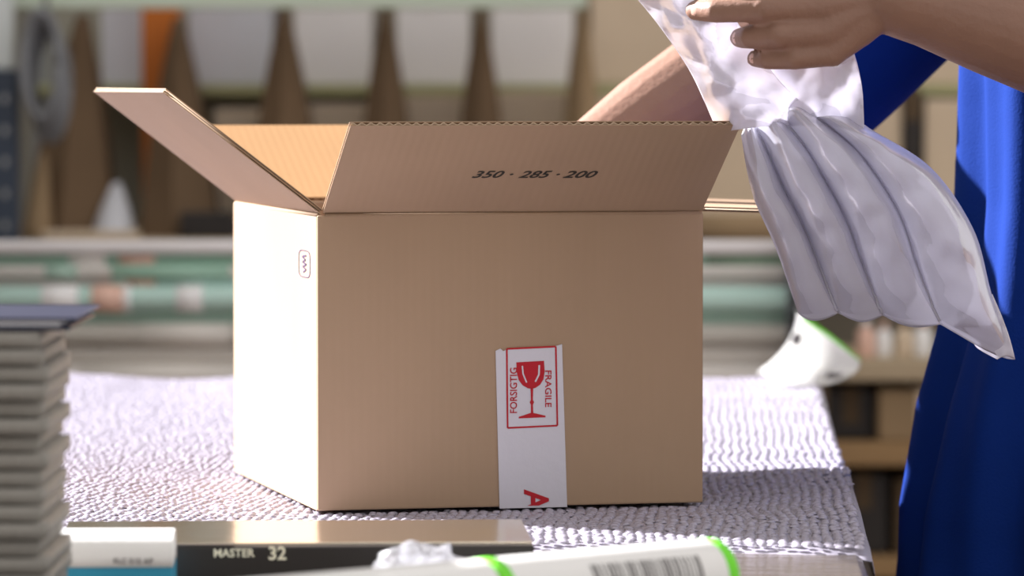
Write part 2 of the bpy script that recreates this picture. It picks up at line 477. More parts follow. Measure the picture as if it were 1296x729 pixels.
for k in range(len(zig)-1):
    A_, B_ = Vector((yc+hw*zig[k][0], zc+hh*zig[k][1], 0)), Vector((yc+hw*zig[k+1][0], zc+hh*zig[k+1][1], 0))
    n_ = Vector((-(B_-A_).y, (B_-A_).x, 0)).normalized()*.0007
    st.add([Vector((-.0003, q.x, q.y)) for q in (A_-n_, B_-n_, B_+n_, A_+n_)], [(0,1,2,3)])
sm = st.build('maker_stamp', M['violet'], box); sm['label'] = 'small violet stamp in a rounded frame'
# fragile tape on the front wall
def BP(x, y, off=.0): q = box_pix(x, y); return Vector((q.x, -off, q.z))
tape_pts = [(627,444),(633,441),(637,444.5),(643,441),(704,437.5),(708,436.5),(711,435.5),(717.5,641.5),(632,643.5)]
bp = [BP(*p, off=.0003) for p in tape_pts]; fr = [BP(*p, off=.0008) for p in tape_pts]
n = len(bp)
tp = MB().add(bp+fr, [tuple(range(n-1,-1,-1)), tuple(range(n, 2*n))] + [(i, (i+1)%n, n+(i+1)%n, n+i) for i in range(n)])
tape = tp.build('packing_tape', M['tape'], box); tape['label'] = 'white tape strip with red fragile glass print'
def print_poly(polys, name, mat, off=.0011):
    m = MB()
    for pl in polys: m.add([BP(*p, off=off) for p in pl], [tuple(range(len(pl)-1, -1, -1))])
    return m.build(name, mat, tape)
def strip(a, b, w):
    a, b = Vector(a), Vector(b); n_ = Vector((-(b-a).y, (b-a).x)).normalized()*w/2
    return [tuple(a-n_), tuple(b-n_), tuple(b+n_), tuple(a+n_)]
fc = [(641,441.5),(703,438.5),(705,538.5),(642,541.5)]
print_poly([strip(fc[i], fc[(i+1)%4], 2.2) for i in range(4)], 'print_frame', M['red'])
bowl = [(653,458.5),(688,456.5),(689,470),(687.5,480),(683,487),(677,491),(673,492),(668,491.5),(661,487.5),(656,481),(653.5,471)]
glass = [bowl, [(671,491),(674.5,491),(674,506),(675.5,509),(674,512),(674.5,523),(671.5,523),(671.5,512),(670,509),(671.5,506)],
         [(656,527.5),(671,522.5),(675,522.5),(690,526),(690,528),(656,529.5)]]
print_poly(glass, 'glass_print', M['red'])
print_poly([strip((660.5,463),(661.5,473),1.8), strip((661.5,473),(666,484),1.8), strip((682,462),(681.5,474),2.2), strip((681.5,474),(677,483),2)], 'glass_glint', M['tape'], .0013)
def wall_text(body, x, y, hpx, wpx, rot, mat, bold=0, clip=None, name='tape_print'):
    px2m = 1/1728.
    c = BP(x, y, off=.0012)
    t_ = text_mesh(name, body, hpx*px2m*1.38, mat, Matrix.Identity(4), None, bold=bold)
    xs = [v.co.x for v in t_.data.vertices]; ys = [v.co.y for v in t_.data.vertices]
    t_.data.transform(Matrix.Diagonal((wpx*px2m/(max(xs)-min(xs)), hpx*px2m/(max(ys)-min(ys)), 1, 1)) @ Matrix.Translation((-(max(xs)+min(xs))/2, -(max(ys)+min(ys))/2, 0)))
    F = Matrix(((1,0,0,0),(0,0,-1,0),(0,1,0,0),(0,0,0,1)))
    t_.data.transform(Matrix.Translation(c) @ F @ Matrix.Rotation(rot, 4, 'Z'))
    if clip is not None:
        import bmesh
        bm = bmesh.new(); bm.from_mesh(t_.data)
        bmesh.ops.bisect_plane(bm, geom=bm.verts[:]+bm.edges[:]+bm.faces[:], plane_co=(0,0,clip), plane_no=(0,0,-1), clear_outer=True)
        bm.to_mesh(t_.data); bm.free()
    t_.parent = tape
    return t_
wall_text('FORSIGTIG', 649.5, 494, 9.5, 58, PI/2, M['red'], .0001)
wall_text('FRAGILE', 693.5, 492, 8.5, 47, -PI/2, M['red'], .0001)
wall_text('A', 678.5, 633, 33, 29, -PI/2, M['red'], .0006, clip=.0015)

# ------------------------------------------------------------------ air cushion held over the box
def spl(pts, n):                   # smooth polyline through px points
    pts = [Vector(p) for p in pts]; out = []
    for i in range(n):
        t = i/(n-1)*(len(pts)-1); k = min(int(t), len(pts)-2); u = t-k
        p0 = pts[max(k-1,0)]; p1 = pts[k]; p2 = pts[k+1]; p3 = pts[min(k+2, len(pts)-1)]
        out.append(.5*((2*p1) + (p2-p0)*u + (2*p0-5*p1+4*p2-p3)*u*u + (3*p1-p0-3*p2+p3)*u**3))
    return out
def coons(left, right, top, bottom, ns, nt):
    Lc, Rc, Tc, Bc = spl(left, ns), spl(right, ns), spl(top, nt), spl(bottom, nt)
    g = []
    for i in range(ns):
        s_ = i/(ns-1); row = []
        for j in range(nt):
            t_ = j/(nt-1)
            a = Lc[i]*(1-t_) + Rc[i]*t_
            b = Tc[j]*(1-s_) + Bc[j]*s_
            c = (Lc[0]*(1-t_)+Rc[0]*t_)*(1-s_) + (Lc[-1]*(1-t_)+Rc[-1]*t_)*s_
            row.append(a+b-c)
        g.append(row)
    return g
cushion = thing('air_cushion', 'white translucent air pillow film gripped by the hand over the box', 'air cushion', P(1050, 150, 3.30))
NS, NT = 49, 61
CH = [0, 12, 25, 40, 60]; NCH = len(CH)-1
G = coons([(938,172,3.33),(952,245,3.33),(982,315,3.335),(1010,396,3.34)],
          [(1101,163,3.30),(1178,212,3.30),(1232,290,3.305),(1256,375,3.32),(1284,455,3.335)],
          [(938,172,3.33),(960,155,3.315),(1000,143,3.30),(1050,152,3.30),(1101,163,3.30)],
          [(1010,396,3.34),(1075,397,3.33),(1140,402,3.325),(1215,418,3.32),(1284,455,3.335)], NS, NT)
def gp(i, j): q = G[i][j]; return q
for k in range(NCH):
    rowsF, rowsB = [], []; per = CH[k+1]-CH[k]
    for i in range(NS):
        s_ = i/(NS-1); rf_, rb_ = [], []
        amp = (.020 + .0007*per)*(math.sin(PI*min(1, s_*1.0+.02))**.55)*(1-.35*s_)
        if s_ > .86: amp *= .35 + .65*(1-s_)/.14
        for j in range(per+1):
            v = j/per; q = gp(i, CH[k]+j).copy()
            q.y += 10*math.sin(PI*v)*s_**8 - 8*math.sin(PI*v)*(1-s_)**8
            b = amp*(max(0, 4*v*(1-v))**.6)
            wr = noise.noise(Vector((q.x*.035, q.y*.035, k*3.1)))
            wr2 = noise.noise(Vector((q.x*.11, q.y*.02, k*1.3)))*(1-abs(2*s_-1))*.5
            b *= 1 + .16*wr + .10*wr2
            pleat = .006*math.sin(v*PI*2+k)*max(0, 1-s_/.25)
            rf_.append(P(q.x, q.y, q.z + pleat - b - .0004)); rb_.append(P(q.x, q.y, q.z + pleat + b + .0004))
        rowsF.append(rf_); rowsB.append(rb_)
    rings = [rowsF[i] + rowsB[i][::-1] for i in range(NS)]
    wparent(MB().loft(rings, cap=True).build('air_chamber', M['cushion'], None, True), cushion)
# welded seams between the chambers
for k in range(1, NCH):
    pts = [P(gp(i, CH[k]).x, gp(i, CH[k]).y, gp(i, CH[k]).z-.0008) for i in range(1, NS-1)]
    pts = [p + Vector((random.uniform(-1,1), random.uniform(-1,0), random.uniform(-1,1)))*.0007 for p in pts]
    wparent(MB().tube(pts, .0011, 6).build('welded_seam', M['cushion'], None, True), cushion)
# flat film: upper strip, middle flap, tail
def sheet(left, right, top, bottom, ns, nt, name, crinkle, mat, seed):
    g = coons(left, right, top, bottom, ns, nt); vs = []
    for side in (-1, 1):
        for i in range(ns):
            for j in range(nt):
                q = g[i][j]
                d = noise.noise(Vector((q.x*.022, q.y*.022, seed)))*crinkle + noise.noise(Vector((q.x*.07, q.y*.07, seed+5)))*crinkle*.22
                vs.append(P(q.x, q.y, q.z + d + side*.0005))
    N = ns*nt; fs = []
    for i in range(ns-1):
        for j in range(nt-1):
            a = i*nt+j; fs.append((a, a+1, a+nt+1, a+nt)); fs.append((N+a, N+a+nt, N+a+nt+1, N+a+1))
    rim = [j for j in range(nt)] + [i*nt+nt-1 for i in range(1, ns)] + [(ns-1)*nt+j for j in range(nt-2, -1, -1)] + [i*nt for i in range(ns-2, 0, -1)]
    for k in range(len(rim)):
        a, b = rim[k], rim[(k+1) % len(rim)]; fs.append((a, N+a, N+b, b))
    return wparent(MB().add(vs, fs).build(name, mat, None, True), cushion)
sheet([(797,-12,3.30),(832,30,3.30),(870,85,3.305),(892,130,3.32),(908,168,3.335)], [(905,-12,3.285),(945,45,3.285),(985,100,3.29),(1020,135,3.295),(1040,160,3.30)],
      [(797,-12,3.30),(850,-14,3.27),(905,-12,3.285)], [(908,168,3.335),(970,160,3.30),(1040,160,3.30)], 40, 26, 'film_strip', .013, M['filmsheet'], 2.0)
sheet([(950,55,3.300),(975,95,3.295),(1000,140,3.29),(1010,158,3.295)], [(1076,50,3.300),(1086,85,3.29),(1092,120,3.285),(1094,172,3.295)],
      [(950,55,3.300),(1015,52,3.295),(1076,50,3.300)], [(1010,158,3.295),(1055,160,3.30),(1094,172,3.295)], 30, 30, 'film_flap', .010, M['filmsheet'], 9.0)
sheet([(1205,412,3.320),(1228,425,3.325),(1236,440,3.33),(1262,455,3.33)], [(1256,372,3.318),(1268,400,3.32),(1278,428,3.33),(1285,455,3.33)],
      [(1205,412,3.320),(1235,395,3.318),(1256,372,3.318)], [(1262,455,3.33),(1272,451,3.33),(1285,455,3.33)], 20, 20, 'film_tail', .014, M['filmsheet'], 14.0)

# label card hanging from the cushion
lab = thing('paper_label', 'curled white paper label with lime green edge standing at the far table corner', 'label', P(1010, 484, 4.60))
g = coons([(1010,394,4.60),(1003,422,4.63),(984,449,4.64),(958,471,4.62)], [(1090,456,4.60),(1086,468,4.62),(1074,478,4.62)],
          [(1010,394,4.60),(1050,422,4.62),(1090,456,4.60)], [(958,471,4.62),(1000,486,4.66),(1040,488,4.66),(1074,478,4.62)], 21, 25)
def patch(g, i0, i1, j0, j1, off, name, mat, thick=.0006):
    rows = [[P(g[i][j].x, g[i][j].y, g[i][j].z-off) for j in range(j0, j1+1)] for i in range(i0, i1+1)]
    rb = [[P(g[i][j].x, g[i][j].y, g[i][j].z-off+thick) for j in range(j0, j1+1)] for i in range(i0, i1+1)]
    rings = [rows[i] + rb[i][::-1] for i in range(len(rows))]
    return wparent(MB().loft(rings).build(name, mat, None, True), lab)
patch(g, 0, 20, 0, 24, 0, 'card', M['label_paper'])
patch(g, 0, 2, 3, 24, .0020, 'edge_band', M['lime'])
patch(g, 17, 18, 20, 23, .0020, 'print_block', M['greyprint'])
patch(g, 6, 9, 1, 4, .0020, 'print_block', M['greyprint'])
patch(g, 13, 16, 15, 19, .0020, 'print_block', M['greyprint'])

# ------------------------------------------------------------------ person
person = thing('person', 'person in a plain blue short-sleeved shirt leaning over the box, gripping air pillow film', 'person', (.45, 3.62, 0))
HY = 3.255
def H(x, y, dy): return P(x, y, HY+dy)
fing = {
 'index':  [H(1034,-26,.004), H(962,-24,-.010), H(906,-19,.002), H(880,-14,.020)],
 'middle': [H(1036,9,-.004), H(965,12,-.016), H(905,14,-.006), H(880,13,.010)],
 'ring':   [H(1042,41,-.004), H(985,45,-.016), H(950,47,-.004), H(936,48,.016)],
 'little': [H(1052,67,.000), H(1005,74,-.010), H(972,75,-.002), H(956,74,.014)],
}
frad = {'index': (.0108,.0090,.0084,.0072), 'middle': (.0110,.0092,.0086,.0074), 'ring': (.0108,.0094,.0086,.0073), 'little': (.0098,.0082,.0075,.0064)}
def hand(mb, fing, frad, wrist, thumb, wr=.027, flatdir=None):
    for kf in fing: 
        p = fing[kf]; mb.tube(p, frad[kf], 12, round_ends=True)
        mb.ellipsoid(p[0], (frad[kf][0]*1.08,)*3, 12, 8); mb.ellipsoid(p[1], (frad[kf][1]*1.04,)*3, 12, 8)
        # metacarpal: knuckle to wrist
        w_ = wrist + (p[0]-wrist)*.10
        mb.tube([p[0], p[0].lerp(w_, .5), w_], (frad[kf][0]*1.05, .0155, .018), 12, round_ends=True)
    mb.tube(thumb, (.017, .013, .0105, .0085), 12, round_ends=True)
body = MB()
# near (left) arm
wr1 = H(1122, -4, .010); el1 = P(1535, 112, 3.36); sh1 = Vector((.455, 3.45, 1.425))
hand(body, fing, frad, wr1, [H(1095,-30,.030), H(1020,-48,.052), H(950,-32,.056), H(908,-20,.050)])
mid1 = wr1.lerp(el1, .5)
body.tube([wr1, wr1.lerp(el1,.12), wr1.lerp(el1,.3), wr1.lerp(el1,.55), wr1.lerp(el1,.8), el1], (.026,.028,.035,.043,.046,.042), 20, round_ends=True)
body.tube([el1, el1.lerp(sh1,.35), el1.lerp(sh1,.7), sh1], (.042,.047,.053,.055), 20, round_ends=True)
# far (right) arm reaching into the box
el2 = P(985, 50, 3.78); wr2 = P(676, 252, 3.60); sh2 = Vector((.455, 3.80, 1.425))
body.tube([wr2, wr2.lerp(el2,.2), wr2.lerp(el2,.45), wr2.lerp(el2,.75), el2], (.027,.031,.040,.045,.043), 20, round_ends=True)
body.tube([el2, el2.lerp(sh2,.35), el2.lerp(sh2,.7), sh2], (.043,.048,.053,.055), 20, round_ends=True)
d2 = Vector((-.045, -.02, -.055)).normalized()
kn = wr2 + d2*.085
f2, r2 = {}, frad
for q, nme in enumerate(('index','middle','ring','little')):
    b0 = kn + Vector((-.012+.006*q, -.028+.019*q, .004-.003*q))
    f2[nme] = [b0, b0+Vector((-.026,-.006,-.030)), b0+Vector((-.030,-.008,-.054)), b0+Vector((-.024,-.010,-.072))]
hand(body, f2, frad, wr2, [wr2.lerp(kn,.3)+Vector((-.005,-.022,.0)), wr2.lerp(kn,.7)+Vector((-.022,-.045,-.005)), kn+Vector((-.02,-.055,-.02)), kn+Vector((-.028,-.05,-.042))])
# trunk, neck, head
def ering(cx, cy, z, rx, ry, n=40, tilt=0): return [Vector((cx+rx*math.cos(2*PI*k/n), cy+ry*math.sin(2*PI*k/n), z+tilt*math.cos(2*PI*k/n))) for k in range(n)]
tr = [(.455,.86,.095,.155),(.45,.98,.095,.150),(.445,1.10,.092,.140),(.45,1.25,.100,.155),(.455,1.36,.098,.172),(.455,1.43,.070,.165),(.455,1.465,.055,.09),(.452,1.49,.05,.058)]
body.loft([ering(x+.012, 3.62, z, rx*.78, ry*.86) for x, z, rx, ry in tr])
body.tube([(.455,3.62,1.45),(.440,3.62,1.53),(.425,3.62,1.58)], (.060,.055,.055), 20)
hc = Vector((.405, 3.62, 1.655))
hm = Matrix.Rotation(-.25, 4, 'Y')
body.ellipsoid(hc, (.098, .076, .105), 28, 18, hm)
body.ellipsoid(hc+Vector((-.032,0,-.060)), (.062,.056,.062), 24, 14, hm)
body.tube([hc+Vector((-.096,0,.012)), hc+Vector((-.116,0,-.028))], (.009,.014), 10, round_ends=True)
for s in (-1, 1):
    body.ellipsoid(hc+Vector((.012, s*.078, -.012)), (.018,.008,.030), 12, 8)
    body.ellipsoid(hc+Vector((-.088, s*.030, .026)), (.012,.020,.008), 12, 8)
# legs and feet inside trousers
for s in (-1, 1):
    y = 3.62 + s*.085
    body.tube([(.47,y,.86),(.46,y,.70),(.44,y,.48),(.455,y,.30),(.47,y,.08)], (.066,.064,.055,.05,.036), 20, round_ends=True)
    body.tube([(.49,y,.045),(.40,y,.035),(.33,y,.03)], (.034,.034,.026), 14, round_ends=True)
bd = remesh(body, 'body', M['skin'], .0021, 2, person)
bd['label'] = 'bare forearms, gripping hand and head'
for kf in ('middle', 'ring', 'little', 'index'):
    p = fing[kf]; c = p[2].lerp(p[3], .70); ax = (p[3]-p[2]).normalized()
    nrm = (Vector((0,-1,0)) - ax*ax.dot(Vector((0,-1,0)))).normalized(); sd = ax.cross(nrm)
    R = Matrix((ax, sd, nrm)).transposed()
    r_ = frad[kf][3]
    wparent(MB().ellipsoid(c + nrm*r_*.72, (.0065, r_*.62, r_*.28), 12, 8, R.to_4x4()).build('fingernail', M['nail'], None, True), person)
# eyes, mouth, hair (above the frame)
for s in (-1, 1):
    wparent(MB().ellipsoid(hc+Vector((-.086, s*.030, .010)), (.012,.014,.011), 14, 10).build('eye', M['eye'], None, True), person)
wparent(MB().tube([hc+Vector((-.088,-.022,-.066)), hc+Vector((-.097,0,-.064)), hc+Vector((-.088,.022,-.066))], .006, 8, round_ends=True).build('mouth', M['lip'], None, True), person)
hb = MB(); 
hb.ellipsoid(hc+Vector((.020,0,.028)), (.098,.086,.100), 28, 18, hm)
wparent(hb.build('hair', M['hair'], None, True), person)
# shirt
sb = MB()
def shirt_ring(cx, z, rx, ry, n=120):
    out = []
    for k in range(n):
        a = 2*PI*k/n; ca, sa = math.cos(a), math.sin(a)
        zz = z*5
        fold = .0075*math.sin(9*a + 1.2*math.sin(zz*.9) + .5) + .005*math.sin(17*a + zz*.7 + 1.0)
        fold += .007*noise.noise(Vector((ca*3, sa*3, z*2.5)))
        fold *= min(1, max(.15, (1.42-z)/.25))
        out.append(Vector((cx+.016+(rx+fold)*ca, 3.62+(ry+fold)*sa, z)))
    return out
sh = [(.450,.72,.166,.196),(.448,.80,.156,.192),(.446,.88,.147,.187),(.449,.96,.133,.180),(.455,1.04,.116,.172),(.458,1.12,.112,.172),(.46,1.20,.114,.178),(.46,1.28,.117,.185),(.46,1.36,.112,.190),(.457,1.42,.085,.180),(.455,1.455,.066,.120),(.452,1.475,.060,.068)]
sb.loft([shirt_ring(*q) for q in sh])
def sleeve(sh_, el_, rr, fr):
    pts = [sh_.lerp(el_, t) for t in (0, .2, .4, .6, fr*.9, fr)]
    sb.tube(pts, rr, 28, cap=True)
    sb.ellipsoid(sh_, (.068,.068,.066), 20, 12)
sleeve(sh1, el1, (.066,.068,.067,.068,.070,.071), .70)
e2l = el2 + Vector((.0, 0, -.030))
sleeve(sh2, e2l, (.066,.070,.076,.082,.086,.086), .95)
shirt = remesh(sb, 'shirt', M['blue'], .0045, 3, person)
shirt['label'] = 'royal blue cotton shirt with soft vertical folds'
tb = MB()
tb.loft([ering(.471, 3.62, z, rx, ry) for z, rx, ry in ((.74,.108,.160),(.84,.108,.160),(.95,.100,.150))])
for s in (-1, 1):
    y = 3.62 + s*.09
    tb.tube([(.47,y-s*.008,.84),(.455,y-s*.004,.70),(.445,y,.48),(.455,y,.30),(.47,y,.075)], (.082,.086,.072,.066,.060), 20)
remesh(tb, 'trousers', M['navy'], .008, 3, person)
for s in (-1, 1):
    y = 3.62 + s*.09
    m_ = MB(); m_.tube([(.51,y,.046),(.42,y,.045),(.35,y,.040),(.30,y,.034)], (.042,.045,.042,.030), 16, round_ends=True)
    m_.v = [(a, b, max(.001, c)) for a, b, c in m_.v]
    wparent(m_.build('shoe', M['shoe'], None, True), person)

# ------------------------------------------------------------------ things lying in front on the table
# gold foil package
gz = TT + .024
gA, gB = Vector((-.302, 3.108, 0)), Vector((.007, 3.122, 0))
gang = math.atan2(gB.y-gA.y, gB.x-gA.x); gl = (gB-gA).length; gw = .165
gold = thing('gold_package', 'flat black package with shiny gold foil top in front of the box', 'package', (gA.x, gA.y, TT), gang)
MB().box((0, -gw, .0005), (gl, 0, .0228)).build('carton', M['black'], gold, bevel=.0015)
MB().box((.0005, -gw+.012, .0226), (gl-.0005, -.0005, .0240)).build('foil_top', M['gold'], gold, bevel=.0004)
MB().box((.0005, -gw+.0005, .0226), (.115, -gw+.012, .0238)).build('title_strip', M['black'], gold)
F = Matrix(((1,0,0,0),(0,0,-1,0),(0,1,0,0),(0,0,0,1)))
def front_text(body, x, y, z, h, mat, parent, bold=0.0, flat=False, name='title_print'):
    t_ = text_mesh(name, body, h*1.4, mat, Matrix.Translation((x, y, z)) @ (Matrix.Identity(4) if flat else F), parent, bold=bold)
    return t_
tpos = (T(268, 692, gz) - Vector((gA.x, gA.y, 0)))
front_text('MASTER', .115, -gw-.0004, .0185, .0052, M['cream_print'], gold, .00015)
front_text('32', .143, -gw-.0004, .0180, .0085, M['cream_print'], gold, .0003)
# white and blue carton at the left
wa = P(72, 700, 2.84)
carton = thing('white_blue_carton', 'small carton with white rounded top and blue front beside the gold package', 'carton', (wa.x, 2.835, TT), math.radians(2))
cl = (220-72)/FPX*2.84
MB().box((0, 0, .0005), (cl, .055, .024)).build('carton_body', M['cyan'], carton, bevel=.001)
rings = []
for x in (0, .0006, cl-.0006, cl):
    rings.append([Vector((x, -.0012 + (.029 + .029*math.copysign(abs(math.cos(a))**.6, math.cos(a))), .0215 + .0205*max(0, math.sin(a))**.7)) for a in [PI*k/18 for k in range(19)]])
MB().loft(rings).build('lid', M['paper'], carton, True)
front_text('FLC 515 AP', cl*.66, -.0016, .0250, .0036, M['greyprint'], carton, .0001, name='side_print')
# white roll with lime bands
ra = T(330, 731, TT+.048); rb = T(905, 681.5, TT+.048)
ra.z = rb.z = TT+.0242
rdir = (rb-ra).normalized(); ra = ra - rdir*.08
rl = (rb-ra).length
roll = thing('white_roll', 'white wrapped roll with lime green bands and barcode at the front edge', 'roll', (ra.x, ra.y, TT), math.atan2(rdir.y, rdir.x))
rr = .0238
def cyl(x0, x1, r, mat, name, rnd=0.0):
    xs = [x0, x1]
    rs = [r, r]
    if rnd: xs = [x0, x0+rnd*.3, x0+rnd, x1-rnd, x1-rnd*.3, x1]; rs = [r-rnd, r-rnd*.3, r, r, r-rnd*.3, r-rnd]
    m_ = MB(); m_.loft([[Vector((x, r_*math.cos(2*PI*k/40), .0242 + r_*math.sin(2*PI*k/40))) for k in range(40)] for x, r_ in zip(xs, rs)])
    return m_.build(name, mat, roll, True)
cyl(0, rl, rr, M['paper'], 'wrapper', .004)
sc_ = rl/((905-330)*1.0)
def rx(px):                        # distance along the roll for a photo column
    lo, hi = 0, rl
    for _ in range(40):
        m_ = (lo+hi)/2; w_ = Vector((ra.x, ra.y, TT+.048)) + rdir*m_
        q = 648 + FPX*w_.x/((w_.y)*_cp - (w_.z-CAMZ)*_sp)
        if q < px: lo = m_
        else: hi = m_
    return lo
cyl(rx(606), rx(624), rr+.0004, M['lime'], 'green_band')
cyl(rl-.010, rl-.0008, rr+.0004, M['lime'], 'green_band', .0015)
bars = MB(); x = rx(722); x1 = rx(860)
while x < x1:
    w_ = random.choice((.0009,.0016,.0024))
    q0 = [Vector((x+d, -(rr+.0003)*math.cos(a), .0242+(rr+.0003)*math.sin(a))) for a in [math.radians(t) for t in range(0, 46, 5)] for d in (0, w_)]
    nn = len(q0)//2
    bars.add(q0, [(2*i, 2*i+1, 2*i+3, 2*i+2) for i in range(nn-1)])
    x += w_ + random.choice((.0012,.0018,.0026))
bars.build('barcode', M['greyprint'], roll)
# crumpled clear film
cc = P(537, 706, 2.80)
cr = MB(); cr.ellipsoid((0,0,0), (.027,.020,.017), 40, 26)
nv = []
for v in cr.v:
    q = Vector(v); d = noise.noise(q*70)*.35 + abs(noise.noise(q*160))*.35
    nv.append(tuple(q*(1+d)))
zmin = min(v[2] for v in nv); cr.v = nv
GZ = gz
cro = cr.build('crumpled_film', M['clear'], None, True, loc=(cc.x, cc.y, TT - zmin + .0002))
tag(cro, 'crumpled clear plastic film wad between gold package and white roll', 'plastic film')
# stack of grey padded envelopes
ex1 = P(76, 560, 2.62).x - .010
lh = .0100; NE = 18
ords = ['bottom', 'second', 'third', 'fourth', 'fifth', 'sixth', 'seventh', 'eighth', 'ninth', 'tenth', 'eleventh', 'twelfth', 'thirteenth', 'fourteenth', 'fifteenth', 'sixteenth', 'seventeenth', 'eighteenth']
z = TT
for k in range(NE):
    jx, jy = random.uniform(-.0035, .003), random.uniform(-.004, .004)
    w_, d_ = .24, .15
    m_ = MB(); n_ = 13; rings = []
    for i in range(n_):
        u = i/(n_-1); top, bot = [], []
        for j in range(9):
            v = j/8
            e = (max(0, 1-(2*u-1)**6)*max(0, 1-(2*v-1)**6))
            e = .84 + .16*e**.5
            top.append(Vector((-w_+w_*u, d_*v, lh/2 + lh*.5*e))); bot.append(Vector((-w_+w_*u, d_*v, lh/2 - lh*.5*e)))
        rings.append(top + bot[::-1])
    m_.loft(rings)
    e_ = m_.build('padded_envelope', M['greyenv'], None, True, loc=(ex1+jx, 2.62+jy, z))
    lab_ = ('bottom grey padded envelope of the stack at the left' if k == 0 else
            'grey padded envelope directly under the dark blue folder' if k == NE-1 else
            f'grey padded envelope, {ords[k]} from the bottom of the left stack')
    tag(e_, lab_, 'envelope', 'grey padded envelopes in the left stack')
    z += lh
fo = thing('blue_folder', 'dark blue folder lying on top of the grey envelope stack', 'folder', (ex1+.004, 2.625, z))
MB().box((-.23, -.005, .0004), (.012, .15, .0028)).build('cover', M['folder'], fo, bevel=.0008)
MB().box((-.228, -.003, .003), (.006, .147, .0058)).build('paper_sheets', M['greybox'], fo)
m_ = MB(); m_.add([(-.23,-.005,.0060),(.014,-.005,.0060),(.014,.15,.0060),(-.23,.15,.0060),(-.23,-.005,.0085),(.016,-.005,.0075),(.016,.15,.0075),(-.23,.15,.0085)],
   [(3,2,1,0),(4,5,6,7),(0,1,5,4),(1,2,6,5),(2,3,7,6),(3,0,4,7)])
m_.build('cover', M['folder'], fo)

# ------------------------------------------------------------------ rack of long rolls behind the table
RY = 5.90
rack = thing('roll_rack', 'metal stand carrying long horizontal film rolls behind the table', 'rack', (P(500, 400, RY).x, RY, 0))
xl, xr_ = P(-90, 400, RY).x, P(1014, 400, RY).x
for x in (xl, xr_):
    wparent(MB().box((x-.008, RY-.05, 0), (x+.008, RY+.05, 1.03)).build('upright', M['steel'], bevel=.003), rack)
    wparent(MB().box((x-.03, RY-.22, 0), (x+.03, RY+.22, .03)).build('foot', M['steel'], bevel=.003), rack)
wparent(MB().box((xl, RY+.03, .30), (xr_, RY+.05, .36)).build('crossbar', M['steel']), rack)
wparent(MB().box((xl, RY+.044, .62), (xr_, RY+.05, 1.0)).build('back_panel', M['greybox']), rack)
def mcol(n, c): 
    M[n] = material(n, c, .45, var=.06, vscale=10); return M[n]
mcol('r_cream', (0.88,0.84,0.85)); mcol('r_green', (0.36,0.58,0.46)); mcol('r_pale', (0.80,0.77,0.73)); mcol('r_teal', (0.60,0.84,0.77))
mcol('r_tealdeep', (0.38,0.54,0.46)); mcol('r_grey', (0.60,0.57,0.52)); mcol('r_greyw', (0.72,0.68,0.63)); mcol('r_ivory', (0.80,0.76,0.72))
mcol('r_salmon', (0.80,0.52,0.42)); mcol('r_white', (0.88,0.87,0.87)); mcol('r_dgreen', (0.26,0.40,0.28))
rolls = [
 (304,323,'r_cream', [], 'cream white film roll, topmost on the roll rack'),
 (321,338,'r_green', [(86,132,'r_pale'),(150,195,'r_salmon'),(895,1010,'r_dgreen')], 'grey-green film roll just below the topmost cream roll'),
 (336,352,'r_pale', [(56,96,'r_tealdeep'),(140,290,'r_green')], 'pale grey roll with teal sleeves, third roll from the top'),
 (350,365,'r_ivory', [(140,158,'r_teal'),(158,196,'r_salmon'),(196,300,'r_teal')], 'thin ivory roll with teal and salmon sleeves'),
 (362,394,'r_teal', [(52,98,'r_white'),(115,155,'r_salmon'),(155,165,'r_white'),(222,256,'r_white')], 'thick pale teal roll with white and salmon sleeves'),
 (390,413,'r_tealdeep', [], 'deep teal film roll below the thick pale teal one'),
 (410,437,'r_grey', [(180,290,'r_greyw')], 'dark grey film roll under the deep teal roll'),
 (434,464,'r_greyw', [], 'warm grey film roll, second from the bottom of the roll rack'),
 (461,490,'r_ivory', [(100,300,'r_greyw')], 'ivory film roll at the bottom of the roll rack'),
]
for k, (y0, y1, cm, bands, lb) in enumerate(rolls):
    Yk = RY - .012 + (.014 if k % 2 else 0)
    c = P(500, (y0+y1)/2, Yk); r = (y1-y0)/2/FPX*Yk
    t_ = thing('film_roll', lb, 'roll', (c.x, c.y, c.z - r), 0, 'long rolls on the roll rack')
    m_ = MB().tube([(xl+.02, c.y, c.z), (xr_-.02, c.y, c.z)], r, 24)
    wparent(m_.build('wound_film', M[cm], None, True), t_)
    wparent(MB().tube([(xl-.012, c.y, c.z), (xr_+.012, c.y, c.z)], r*.3, 10).build('core_rod', M['steel'], None, True), t_)
    for (a, b, bc) in bands:
        wparent(MB().tube([(P(a,0,Yk).x, c.y, c.z), (P(b,0,Yk).x, c.y, c.z)], r+.0012, 24).build('paper_sleeve', M[bc], None, True), t_)

# ------------------------------------------------------------------ storage rack with divided bins
SY = 6.95
zs = P(0, 302, SY).z               # lower shelf top
zu = P(0, 108, 7.30).z             # upper shelf
xl, xr_ = P(-40, 0, SY).x, P(1420, 0, SY).x
sr = thing('storage_rack', 'tall storage rack with pale green beams holding cartons and dividers', 'rack', ((xl+xr_)/2, 7.3, 0))
def srp(lo, hi, name, mat): return wparent(MB().box(lo, hi).build(name, M[mat], None, bevel=.004), sr)
srp((xl, SY-.02, zs-.022), (xr_, 7.9, zs), 'shelf_board', 'woodpale')
srp((xl, 7.30, zu-.016), (xr_, 7.9, zu), 'shelf_board', 'lipgreen')
srp((xl, SY+.0, P(0, 11, SY).z), (P(742,0,SY).x, SY+.03, P(0, -22, SY).z), 'beam', 'sage')
for x, y in ((xl+.0, SY-.03), (xr_-.03, SY-.03), (xl, 7.87), (xr_-.03, 7.87)):
    srp((x, y, 0), (x+.03, y+.03, 2.4), 'upright', 'steel')
